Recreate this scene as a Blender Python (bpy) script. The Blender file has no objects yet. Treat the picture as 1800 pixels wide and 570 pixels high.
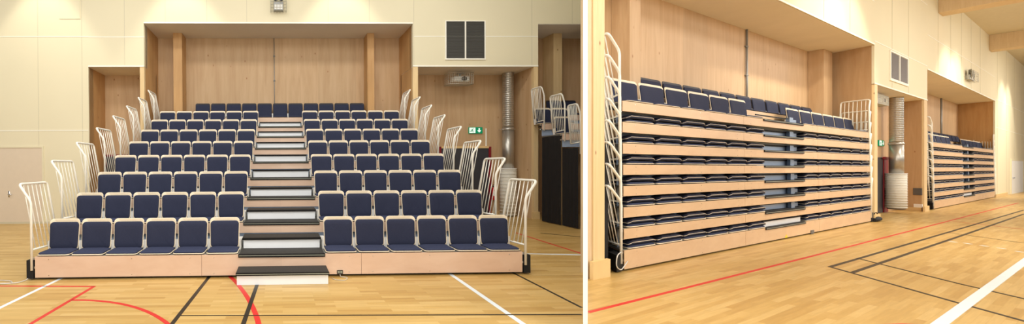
import bpy, math, random
from mathutils import Matrix, Vector
random.seed(4)
SC = bpy.context.scene
COL = SC.collection
F, PX, PY, HC = 700.0, 507.0, 296.0, 1.656      # focal length and principal point of the 1800x570 frame, eye height

# ------------------------------------------------------------------ colour and materials
def lin(c):
    out = []
    for v in c:
        v /= 255.0
        out.append(v / 12.92 if v <= .04045 else ((v + .055) / 1.055) ** 2.4)
    return (*out, 1.0)

def mat(name, rgb, rough=.5, metal=0.0, spec=.4, bump=0.0, bscale=200.0, var=0.0, vscale=6.0, emit=0.0, coat=0.0):
    m = bpy.data.materials.new(name); m.use_nodes = True
    nt = m.node_tree; b = nt.nodes['Principled BSDF']
    b.inputs['Base Color'].default_value = lin(rgb)
    b.inputs['Roughness'].default_value = rough
    b.inputs['Metallic'].default_value = metal
    b.inputs['Specular IOR Level'].default_value = spec
    b.inputs['Coat Weight'].default_value = coat
    tc = nt.nodes.new('ShaderNodeTexCoord')
    if emit:
        b.inputs['Emission Color'].default_value = lin(rgb); b.inputs['Emission Strength'].default_value = emit
    n = nt.nodes.new('ShaderNodeTexNoise'); n.inputs['Scale'].default_value = vscale; n.inputs['Detail'].default_value = 3
    nt.links.new(tc.outputs['Object'], n.inputs['Vector'])
    r = nt.nodes.new('ShaderNodeValToRGB')
    a = lin(rgb); v = max(var, .015)
    r.color_ramp.elements[0].position = .3; r.color_ramp.elements[1].position = .7
    r.color_ramp.elements[0].color = (a[0]*(1-v), a[1]*(1-v), a[2]*(1-v), 1)
    r.color_ramp.elements[1].color = (min(1, a[0]*(1+v)), min(1, a[1]*(1+v)), min(1, a[2]*(1+v)), 1)
    nt.links.new(n.outputs['Fac'], r.inputs['Fac']); nt.links.new(r.outputs['Color'], b.inputs['Base Color'])
    if bump:
        n2 = nt.nodes.new('ShaderNodeTexNoise'); n2.inputs['Scale'].default_value = bscale
        bp = nt.nodes.new('ShaderNodeBump'); bp.inputs['Strength'].default_value = bump; bp.inputs['Distance'].default_value = .004
        nt.links.new(tc.outputs['Object'], n2.inputs['Vector']); nt.links.new(n2.outputs['Fac'], bp.inputs['Height'])
        nt.links.new(bp.outputs['Normal'], b.inputs['Normal'])
    return m

def wood(name, c0, c1, knot, rough=.45, sx=5.0, sz=.5, panel=1.2, knots=True, axis='z'):
    """veneer: grain stretched along one axis, boards of slightly different tone, small knots"""
    m = bpy.data.materials.new(name); m.use_nodes = True
    nt = m.node_tree; b = nt.nodes['Principled BSDF']; L = nt.links.new
    b.inputs['Roughness'].default_value = rough; b.inputs['Specular IOR Level'].default_value = .35
    tc = nt.nodes.new('ShaderNodeTexCoord'); mp = nt.nodes.new('ShaderNodeMapping')
    mp.inputs['Scale'].default_value = (sx, sx, sz) if axis == 'z' else (sz, sx, sx)
    L(tc.outputs['Object'], mp.inputs['Vector'])
    n = nt.nodes.new('ShaderNodeTexNoise'); n.inputs['Scale'].default_value = 2.2; n.inputs['Detail'].default_value = 7
    n.inputs['Roughness'].default_value = .62; n.inputs['Distortion'].default_value = .6
    L(mp.outputs['Vector'], n.inputs['Vector'])
    r = nt.nodes.new('ShaderNodeValToRGB'); r.color_ramp.elements[0].position = .28; r.color_ramp.elements[1].position = .74
    r.color_ramp.elements[0].color = lin(c0); r.color_ramp.elements[1].color = lin(c1)
    L(n.outputs['Fac'], r.inputs['Fac']); out = r.outputs['Color']
    # boards
    sep = nt.nodes.new('ShaderNodeSeparateXYZ'); L(tc.outputs['Object'], sep.inputs['Vector'])
    dv = nt.nodes.new('ShaderNodeMath'); dv.operation = 'DIVIDE'; dv.inputs[1].default_value = panel
    L(sep.outputs['X'], dv.inputs[0])
    fl = nt.nodes.new('ShaderNodeMath'); fl.operation = 'FLOOR'; L(dv.outputs[0], fl.inputs[0])
    wn = nt.nodes.new('ShaderNodeTexWhiteNoise'); wn.noise_dimensions = '1D'; L(fl.outputs[0], wn.inputs['W'])
    mr = nt.nodes.new('ShaderNodeMapRange'); mr.inputs['To Min'].default_value = .94; mr.inputs['To Max'].default_value = 1.05
    L(wn.outputs['Value'], mr.inputs['Value'])
    mx = nt.nodes.new('ShaderNodeMix'); mx.data_type = 'RGBA'; mx.blend_type = 'MULTIPLY'; mx.inputs[0].default_value = 1
    L(out, mx.inputs[6]); L(mr.outputs['Result'], mx.inputs[7]); out = mx.outputs[2]
    if knots:
        mp2 = nt.nodes.new('ShaderNodeMapping'); mp2.inputs['Scale'].default_value = (1.0, 1.0, .6)
        L(tc.outputs['Object'], mp2.inputs['Vector'])
        vo = nt.nodes.new('ShaderNodeTexVoronoi'); vo.inputs['Scale'].default_value = 3.2
        L(mp2.outputs['Vector'], vo.inputs['Vector'])
        r2 = nt.nodes.new('ShaderNodeValToRGB'); r2.color_ramp.elements[0].position = .03; r2.color_ramp.elements[1].position = .085
        r2.color_ramp.elements[0].color = (1, 1, 1, 1); r2.color_ramp.elements[1].color = (0, 0, 0, 1)
        L(vo.outputs['Distance'], r2.inputs['Fac'])
        k = nt.nodes.new('ShaderNodeMix'); k.data_type = 'RGBA'; k.inputs[7].default_value = lin(knot)
        L(r2.outputs['Color'], k.inputs[0]); L(out, k.inputs[6]); out = k.outputs[2]
    L(out, b.inputs['Base Color'])
    return m

def parquet(name, plank_l, plank_w):
    m = bpy.data.materials.new(name); m.use_nodes = True
    nt = m.node_tree; b = nt.nodes['Principled BSDF']; L = nt.links.new
    tc = nt.nodes.new('ShaderNodeTexCoord')
    br = nt.nodes.new('ShaderNodeTexBrick')
    br.offset = .37; br.offset_frequency = 2; br.squash = 1
    br.inputs['Scale'].default_value = 1; br.inputs['Brick Width'].default_value = plank_l
    br.inputs['Row Height'].default_value = plank_w; br.inputs['Mortar Size'].default_value = .0016
    br.inputs['Mortar Smooth'].default_value = .3
    br.inputs['Color1'].default_value = (0, 0, 0, 1); br.inputs['Color2'].default_value = (1, 1, 1, 1)
    br.inputs['Mortar'].default_value = (.25, .25, .25, 1)
    L(tc.outputs['Object'], br.inputs['Vector'])
    r = nt.nodes.new('ShaderNodeValToRGB')
    e = r.color_ramp.elements
    e[0].position = 0; e[0].color = lin((188, 149, 84)); e[1].position = 1; e[1].color = lin((211, 177, 113))
    x = e.new(.35); x.color = lin((199, 162, 95)); x = e.new(.7); x.color = lin((205, 169, 103))
    L(br.outputs['Color'], r.inputs['Fac'])
    mp = nt.nodes.new('ShaderNodeMapping'); mp.inputs['Scale'].default_value = (1.4, 22, 1)
    L(tc.outputs['Object'], mp.inputs['Vector'])
    n = nt.nodes.new('ShaderNodeTexNoise'); n.inputs['Scale'].default_value = 1.6; n.inputs['Detail'].default_value = 6
    L(mp.outputs['Vector'], n.inputs['Vector'])
    r3 = nt.nodes.new('ShaderNodeValToRGB'); r3.color_ramp.elements[0].position = .3; r3.color_ramp.elements[1].position = .75
    r3.color_ramp.elements[0].color = (.84, .82, .78, 1); r3.color_ramp.elements[1].color = (1.0, 1.0, 1.0, 1)
    L(n.outputs['Fac'], r3.inputs['Fac'])
    mx = nt.nodes.new('ShaderNodeMix'); mx.data_type = 'RGBA'; mx.blend_type = 'MULTIPLY'; mx.inputs[0].default_value = 1
    L(r.outputs['Color'], mx.inputs[6]); L(r3.outputs['Color'], mx.inputs[7]); L(mx.outputs[2], b.inputs['Base Color'])
    b.inputs['Roughness'].default_value = .33; b.inputs['Specular IOR Level'].default_value = .4
    return m

M = {}
M['cream'] = mat('cream_wall_panel', (229, 219, 186), .75, var=.02, vscale=.5)
M['cream_joint'] = mat('cream_joint', (206, 197, 168), .7)
M['cream_edge'] = mat('cream_edge_strip', (246, 242, 226), .6)
M['soffit'] = mat('soffit_board', (238, 230, 216), .8, var=.03, vscale=1.0)
M['ply'] = wood('birch_ply', (192, 156, 114), (211, 179, 138), (160, 112, 66), .5, 3.0, .25, 1.25)
M['ply_dark'] = wood('pine_column', (188, 142, 88), (208, 166, 112), (140, 96, 56), .5, 4.0, .3, 5)
M['pine'] = wood('pale_pine', (222, 190, 136), (236, 209, 160), (150, 104, 62), .5, 6.0, .4, 5)
M['beam'] = wood('glulam_beam', (214, 186, 144), (228, 204, 166), (170, 124, 80), .55, 6.0, .6, 9, False)
M['ceiling'] = mat('ceiling_board', (218, 208, 184), .85, var=.03)
M['fascia'] = wood('fascia_ply', (216, 182, 154), (226, 196, 170), (190, 140, 100), .42, 2.5, .9, 40, False, 'x')
M['fascia_b'] = wood('fascia_ply_warm', (210, 174, 134), (221, 188, 148), (190, 140, 100), .42, 2.5, .9, 40, False, 'x')
M['parquet'] = parquet('parquet', .62, .075)
M['parquet_b'] = parquet('parquet_long', .85, .07)
M['navy'] = mat('navy_fabric', (46, 50, 70), .85, spec=.25, bump=.4, bscale=420, var=.10, vscale=120)
M['navy2'] = mat('navy_fabric_seat', (52, 57, 80), .85, spec=.25, bump=.4, bscale=420, var=.10, vscale=120)
M['shell'] = mat('birch_seat_shell', (233, 217, 188), .45, var=.03, vscale=30)
M['dark_shell'] = mat('dark_seat_shell', (44, 40, 44), .5)
M['rear'] = mat('dark_seat_rear', (36, 36, 50), .8, spec=.2)
M['hole'] = mat('grip_hole_black', (30, 28, 28), .6)
M['bracket'] = mat('white_bracket', (224, 221, 212), .45)
M['deck'] = mat('deck_grey', (108, 106, 98), .75, var=.06, vscale=40)
M['tread'] = mat('black_tread', (48, 45, 41), .7, bump=.3, bscale=300, var=.12, vscale=90)
M['nosing'] = mat('black_nosing', (24, 22, 21), .6, spec=.2)
M['stripe'] = mat('pale_grip_stripe', (148, 150, 134), .5)
M['steppanel'] = mat('white_step_panel', (238, 240, 240), .4, var=.015)
M['metal'] = mat('galvanised_riser', (180, 197, 219), .42, .25, var=.03, vscale=12)
M['frame'] = mat('steel_underframe', (150, 165, 185), .45, .4)
M['rail'] = mat('white_rail_paint', (240, 236, 222), .35)
M['black'] = mat('black_curtain', (24, 22, 22), .8, bump=.5, bscale=8, var=.2, vscale=5)
M['rubber'] = mat('black_rubber', (22, 21, 21), .7)
M['duct'] = mat('spiral_duct_steel', (186, 181, 170), .36, .8, var=.04, vscale=20)
M['chrome'] = mat('bright_metal', (205, 205, 205), .2, .9)
M['white'] = mat('white_paint', (246, 245, 238), .5)
M['partition'] = mat('partition_white', (254, 254, 254), .9, spec=.1)
M['diffuser'] = mat('perforated_white', (226, 220, 202), .55, var=.03)
M['grille'] = mat('dark_grille', (92, 90, 84), .6, .2)
M['grille_b'] = mat('pale_grille', (196, 196, 198), .5, .1)
M['green'] = mat('exit_green', (0, 138, 92), .4, emit=.35)
M['signwhite'] = mat('exit_white', (240, 255, 248), .4, emit=.55)
M['red'] = mat('extinguisher_red', (190, 28, 28), .3)
M['crimson'] = mat('crimson_frame', (132, 22, 34), .5)
M['doorgrey'] = mat('dark_door', (62, 62, 66), .45)
M['doorcream'] = mat('cream_door', (222, 205, 180), .55)
M['line_red'] = mat('line_red', (205, 44, 40), .4)
M['line_black'] = mat('line_black', (40, 34, 26), .4)
M['line_white'] = mat('line_white', (222, 230, 232), .4)
M['wire'] = mat('cage_wire', (196, 190, 172), .4, .5)
M['lamp'] = mat('lamp_grey', (150, 150, 146), .3, .3)
M['lens'] = mat('lens_black', (16, 16, 18), .15)
M['grey'] = mat('switch_grey', (96, 94, 92), .5)
M['plinth'] = mat('pine_plinth', (226, 194, 136), .5, var=.05, vscale=4)
M['yellow'] = mat('yellow_sticker', (232, 206, 40), .5)
M['cable'] = mat('grey_cable', (206, 202, 192), .5)

# ------------------------------------------------------------------ halls: rigid frames (lateral, depth, up)
class Hall:
    def __init__(s, ox, oy, dx, dy, pitch=0, roll=0):
        n = math.hypot(dx, dy); dx /= n; dy /= n
        base = Matrix(((dx, -dy, 0, ox), (dy, dx, 0, oy), (0, 0, 1, 0), (0, 0, 0, 1)))
        C = Matrix.Translation((0, 0, HC))
        s.F = C @ Matrix.Rotation(roll, 4, 'Y') @ Matrix.Rotation(pitch, 4, 'X') @ C.inverted() @ base
        s.I = s.F.inverted(); s.Rot = s.F.to_3x3().to_4x4()
    def ray(s, x, y):
        o = s.I @ Vector((0, 0, HC)); d = s.I.to_3x3() @ Vector(((x - PX) / F, 1, (PY - y) / F))
        return o, d
    def at(s, x, y, t):                 # point of the plane 'depth = t'
        o, d = s.ray(x, y); k = (t - o.y) / d.y
        return o + d * k
    def fl(s, x, y):                    # point of the floor
        o, d = s.ray(x, y); k = -o.z / d.z
        return o + d * k
    def loc(s, X, Y, Z=0):
        return s.I @ Vector((X, Y, Z))
A = Hall(-.105, 5.87, 1, .0214, pitch=.0080, roll=-.006)
Z0 = 6.37
B = Hall((1097 - PX) / F * Z0, Z0, 2003 - PX, F)
CUR = A

# ------------------------------------------------------------------ mesh builder
class MB:
    def __init__(s, w=None): s.v = []; s.f = []; s.w = w; s.sm = False
    def add(s, vs, fs):
        o = len(s.v); s.v += [tuple(s.w(*p)) if s.w else tuple(p) for p in vs]
        s.f += [tuple(i + o for i in f) for f in fs]; return s
    def box(s, x0, x1, y0, y1, z0, z1):
        if x0 > x1: x0, x1 = x1, x0
        if y0 > y1: y0, y1 = y1, y0
        if z0 > z1: z0, z1 = z1, z0
        return s.add([(x0,y0,z0),(x1,y0,z0),(x1,y1,z0),(x0,y1,z0),(x0,y0,z1),(x1,y0,z1),(x1,y1,z1),(x0,y1,z1)],
                     [(0,3,2,1),(4,5,6,7),(0,1,5,4),(1,2,6,5),(2,3,7,6),(3,0,4,7)])
    def prism(s, pts, z0, z1):          # polygon in lateral/depth, extruded up
        n = len(pts)
        return s.add([(p[0], p[1], z0) for p in pts] + [(p[0], p[1], z1) for p in pts],
                     [tuple(range(n))[::-1], tuple(range(n, 2*n))] + [(i, (i+1) % n, (i+1) % n + n, i + n) for i in range(n)])
    def prism_y(s, pts, y0, y1):        # polygon in lateral/up, extruded in depth
        n = len(pts)
        return s.add([(p[0], y0, p[1]) for p in pts] + [(p[0], y1, p[1]) for p in pts],
                     [tuple(range(n)), tuple(range(n, 2*n))[::-1]] + [(i, i + n, (i+1) % n + n, (i+1) % n) for i in range(n)])
    def tube(s, pts, r, n=8, closed=False):
        P = [Vector(s.w(*p)) if s.w else Vector(p) for p in pts]
        o = len(s.v); m = len(P); prev = None
        for i, p in enumerate(P):
            if closed: d = P[(i+1) % m] - P[i-1]
            else: d = P[min(i+1, m-1)] - P[max(i-1, 0)]
            d.normalize()
            if prev is None:
                a = Vector((0, 0, 1)) if abs(d.z) < .9 else Vector((1, 0, 0))
                u = d.cross(a).normalized()
            else:
                u = (prev - d * prev.dot(d)).normalized()
            prev = u; w = d.cross(u)
            for k in range(n):
                an = 2*math.pi*k/n
                s.v.append(tuple(p + (u*math.cos(an) + w*math.sin(an)) * r))
        for i in range(m if closed else m-1):
            j = (i+1) % m
            for k in range(n):
                s.f.append((o+i*n+k, o+i*n+(k+1) % n, o+j*n+(k+1) % n, o+j*n+k))
        if not closed:
            s.f.append(tuple(o+k for k in range(n))[::-1]); s.f.append(tuple(o+(m-1)*n+k for k in range(n)))
        s.sm = True; return s
    def lathe(s, cx, cy, prof, n=28):   # profile of (radius, z)
        vs = []; fs = []; m = len(prof)
        for r, z in prof:
            for k in range(n):
                an = 2*math.pi*k/n; vs.append((cx + r*math.cos(an), cy + r*math.sin(an), z))
        for i in range(m-1):
            for k in range(n):
                fs.append((i*n+k, i*n+(k+1) % n, (i+1)*n+(k+1) % n, (i+1)*n+k))
        fs.append(tuple(range(n))[::-1]); fs.append(tuple((m-1)*n+k for k in range(n)))
        s.sm = True; return s.add(vs, fs)
    def mesh(s, name, mt, base=(0, 0, 0)):
        me = bpy.data.meshes.new(name); b = Vector(base)
        me.from_pydata([Vector(v) - b for v in s.v], [], s.f); me.materials.append(M[mt]); me.update()
        if s.sm:
            for p in me.polygons: p.use_smooth = len(p.vertices) == 4
        return me

def link(name, data): o = bpy.data.objects.new(name, data); COL.objects.link(o); return o
def tag(o, label=None, cat=None, group=None, kind=None):
    for k, v in (('label', label), ('category', cat), ('group', group), ('kind', kind)):
        if v: o[k] = v
    return o
def place(o, base, rot=None, hall=None):
    hall = hall or CUR
    mw = hall.F @ Matrix.Translation(base)
    if rot: mw = mw @ rot
    l, q, sc = mw.decompose(); o.location = l; o.rotation_mode = 'XYZ'; o.rotation_euler = q.to_euler()
def root(name, base, label, cat, group=None):
    o = link(name, None); o.empty_display_size = .1; place(o, base); tag(o, label, cat, group); o['_b'] = list(base); return o
def part(name, mb, mt, parent, base, label=None, bevel=0, kind=None):
    o = link(name, mb.mesh(name, mt, base)); o.parent = parent
    if label: o['label'] = label
    if kind: o['kind'] = kind
    if bevel:
        m = o.modifiers.new('bevel', 'BEVEL'); m.width = bevel; m.segments = 2; m.limit_method = 'ANGLE'
    return o
def single(name, mb, mt, base, label, cat, group=None, bevel=0, kind=None):
    o = link(name, mb.mesh(name, mt, base)); place(o, base); tag(o, label, cat, group, kind)
    if bevel:
        m = o.modifiers.new('bevel', 'BEVEL'); m.width = bevel; m.segments = 2; m.limit_method = 'ANGLE'
    return o
def struct(name, mb, mt, bevel=0):
    o = link(name, mb.mesh(name, mt)); place(o, (0, 0, 0)); o['kind'] = 'structure'
    if bevel:
        m = o.modifiers.new('bevel', 'BEVEL'); m.width = bevel; m.segments = 2; m.limit_method = 'ANGLE'
    return o
def sub(name, mb, mt, parent, label=None):
    o = link(name, mb.mesh(name, mt)); o.parent = parent
    if label: o['label'] = label
    return o
def fillet(pts, r, n=5):
    out = [Vector(pts[0])]
    for i in range(1, len(pts)-1):
        p0, p, p1 = Vector(pts[i-1]), Vector(pts[i]), Vector(pts[i+1])
        a = (p0-p); b = (p1-p); rr = min(r, a.length*.45, b.length*.45)
        s, e = p + a.normalized()*rr, p + b.normalized()*rr
        for k in range(n+1):
            q = k/n; out.append(s*(1-q)**2 + p*2*q*(1-q) + e*q*q)
    out.append(Vector(pts[-1])); return [tuple(v) for v in out]

# ------------------------------------------------------------------ seats
def rrect(w, h, r, n=5, taper=0.0):
    pts = []
    for cx, cy, a0 in ((w/2-r, h-r, 0), (-w/2+r, h-r, 90), (-w/2+r, r, 180), (w/2-r, r, 270)):
        for k in range(n+1):
            a = math.radians(a0 + 90*k/n); pts.append((cx + r*math.cos(a), cy + r*math.sin(a)))
    return [(x*(1-taper*(1-y/h)), y) for x, y in pts]
def slab(outline, h, th, dome=0.0, curve=0.0, w=.46, front=True):
    """padded plate standing in x/z, thickness in y; rim follows the outline, rings step in to a dome on the front"""
    rings = [(1.0, 0), (1.0, th*.6), (.97, th*.88), (.90, th + dome*.35), (.65, th + dome*.85), (.3, th + dome), (.12, th + dome)]
    if dome: rings = [(.2, 0), (.6, 0)] + rings if dome else [(.2, 0), (.5, 0), (.8, 0), (1.0, 0), (1.0, th), (.8, th), (.5, th), (.2, th)]
    n = len(outline); cz = h/2; v = []; f = []
    for sc, y in rings:
        for x, z in outline:
            X, Z = x*sc, cz + (z-cz)*sc
            v.append((X, -y - curve*(X/(w/2))**2, Z))
    for i in range(len(rings)-1):
        for k in range(n):
            f.append((i*n+k, (i+1)*n+k, (i+1)*n+(k+1) % n, i*n+(k+1) % n))
    # subdivided caps keep the curve
    def cap(off, y, flip):
        left = [k for k in range(n)]
        # fan towards centre line points
        o = len(v); v.append((0, -y, cz))
        for k in range(n):
            t = (off+k, off+(k+1) % n, o); f.append(t[::-1] if not flip else t)
    cap(0, rings[0][1], True); cap((len(rings)-1)*n, rings[-1][1], False)
    return v, f

def seat_meshes(kx, kz, folded=False, dark=False, tagn='', ksk=0.0):
    """meshes of one tip-up style seat; origin at the deck edge under its middle"""
    res = {}
    tilt = math.radians(7)
    sx_ = lambda y: ksk*(.12 + .6*y)
    def back(p):
        x, y, z = p                     # local: y<=0 towards sitter, z from bottom of back
        if not folded:
            yy = .365 + y*math.cos(tilt) + z*math.sin(tilt); zz = .03 + z*math.cos(tilt) + y*math.sin(tilt)*-1*0
            return (x*kx + sx_(yy), yy, zz*kz)
        # folded down onto the pan: the top edge comes to the front, sitter side faces down
        a = math.radians(4)
        yy = .405 - z*.86*math.cos(a); zz = .150 + y*1.0 + z*math.sin(a)*.25
        return (x*kx + sx_(yy), yy, zz*kz)
    def mk(name, vf, mt, fn, smooth=True, flip=False):
        me = bpy.data.meshes.new(name + tagn)
        me.from_pydata([fn(p) for p in vf[0]], [], vf[1]); me.materials.append(M[mt]); me.update()
        if smooth:
            for p in me.polygons: p.use_smooth = True
        return me
    cv = .045 if not folded else .075
    sh = rrect(.462, .475, .055, taper=.03)
    res['backrest'] = mk('backrest', slab(sh, .475, .014 if not folded else .008, 0, cv), 'dark_shell' if dark else 'shell', back, False)
    ch = .405 if not folded else .458
    cu = [(x, z + .022) for x, z in rrect(.440 if not folded else .456, ch, .05, taper=.05)]
    v, f = slab([(x, z-.022) for x, z in cu], ch, .02, .02 if not folded else .038, cv)
    v = [(x, y - (.0145 if not folded else .0085), z + (.02 if not folded else .012)) for x, y, z in v]
    res['back_cushion'] = mk('back_cushion', (v, f), 'navy', back)
    # dark upholstered rear of the shell
    v, f = slab(rrect(.452, .462, .055, taper=.03), .462, .010, .012 if not folded else .008, -cv)
    v = [(x, -y + .0006, z + .005) for x, y, z in v]
    res['rear_cover'] = mk('rear_cover', (v, [q[::-1] for q in f]), 'rear', back)
    n = 12
    hv = []
    for yy in (-.012, -.0155):
        for k in range(n):
            a = 2*math.pi*k/n; hv.append((.013*math.cos(a)/ (kx**.6), yy, .45 + .011*math.sin(a)))
    hf = [(k, k+n, (k+1) % n + n, (k+1) % n) for k in range(n)] + [tuple(range(n)), tuple(range(n, 2*n))[::-1]]
    res['grip_hole'] = mk('grip_hole', (hv, hf), 'hole', back, False)
    # pan: plate lying in x/y
    def pan(p):
        x, y, z = p                     # z -> depth from the front, y -> up
        return (x*kx + sx_(z), .004 + z*.98, (.014 - y + z*.01 - (0.0))*kz)
    po = rrect(.462, .38, .05)
    res['seat_pan'] = mk('seat_pan', slab(po, .38, .012), 'dark_shell' if dark else 'shell', pan, False)
    v, f = slab(rrect(.446, .36, .05), .36, .022, .016)
    v = [(x, y - .0125, z + .01) for x, y, z in v]
    res['seat_cushion'] = mk('seat_cushion', (v, f), 'navy2', pan)
    b = MB(lambda x, y, z: (x + sx_(y), y, z))
    for sx in (-1, 1):
        b.box(sx*.17*kx - .012, sx*.17*kx + .012, .12, .40, .001, .012*kz)
        b.box(sx*.17*kx - .012, sx*.17*kx + .012, .372, .40, .001, (.12 if not folded else .08)*kz)
        if not folded: b.box(sx*.236*kx - .008, sx*.236*kx + .008, .33, .385, .001, .17*kz)
    b.box(-.236*kx, .236*kx, .375, .39, .03*kz, .05*kz)
    me = b.mesh('bracket' + tagn, 'bracket' if not folded else 'frame'); res['bracket'] = me
    return res

ORD = ['first', 'second', 'third', 'fourth', 'fifth', 'sixth', 'seventh', 'eighth', 'ninth', 'tenth', 'eleventh', 'twelfth']
ROWN = ['front', 'second', 'third', 'fourth', 'fifth', 'sixth', 'seventh', 'eighth', 'top']
def put_seat(ms, base, label, group, simple=False, folded=False):
    nm = 'stadium_seat'
    if simple:
        o = link(nm, ms); place(o, base); tag(o, label, 'seat', group); return
    r = root(nm, base, label, 'seat', group)
    bk = link('backrest', ms['backrest']); bk.parent = r
    c = link('back_cushion', ms['back_cushion']); c.parent = bk
    c = link('rear_cover', ms['rear_cover']); c.parent = bk
    h = link('grip_hole', ms['grip_hole']); h.parent = bk
    p = link('seat_pan', ms['seat_pan']); p.parent = r
    c = link('seat_cushion', ms['seat_cushion']); c.parent = p
    b = link('bracket', ms['bracket']); b.parent = r
def join_meshes(ms, name):
    import bmesh
    bm = bmesh.new(); mats = []
    for me in ms.values():
        n0 = len(bm.faces); bm.from_mesh(me); bm.faces.ensure_lookup_table()
        mats.append(me.materials[0])
        for f in bm.faces[n0:]: f.material_index = len(mats)-1
    out = bpy.data.meshes.new(name); bm.to_mesh(out); bm.free()
    for m in mats: out.materials.append(m)
    return out

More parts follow.
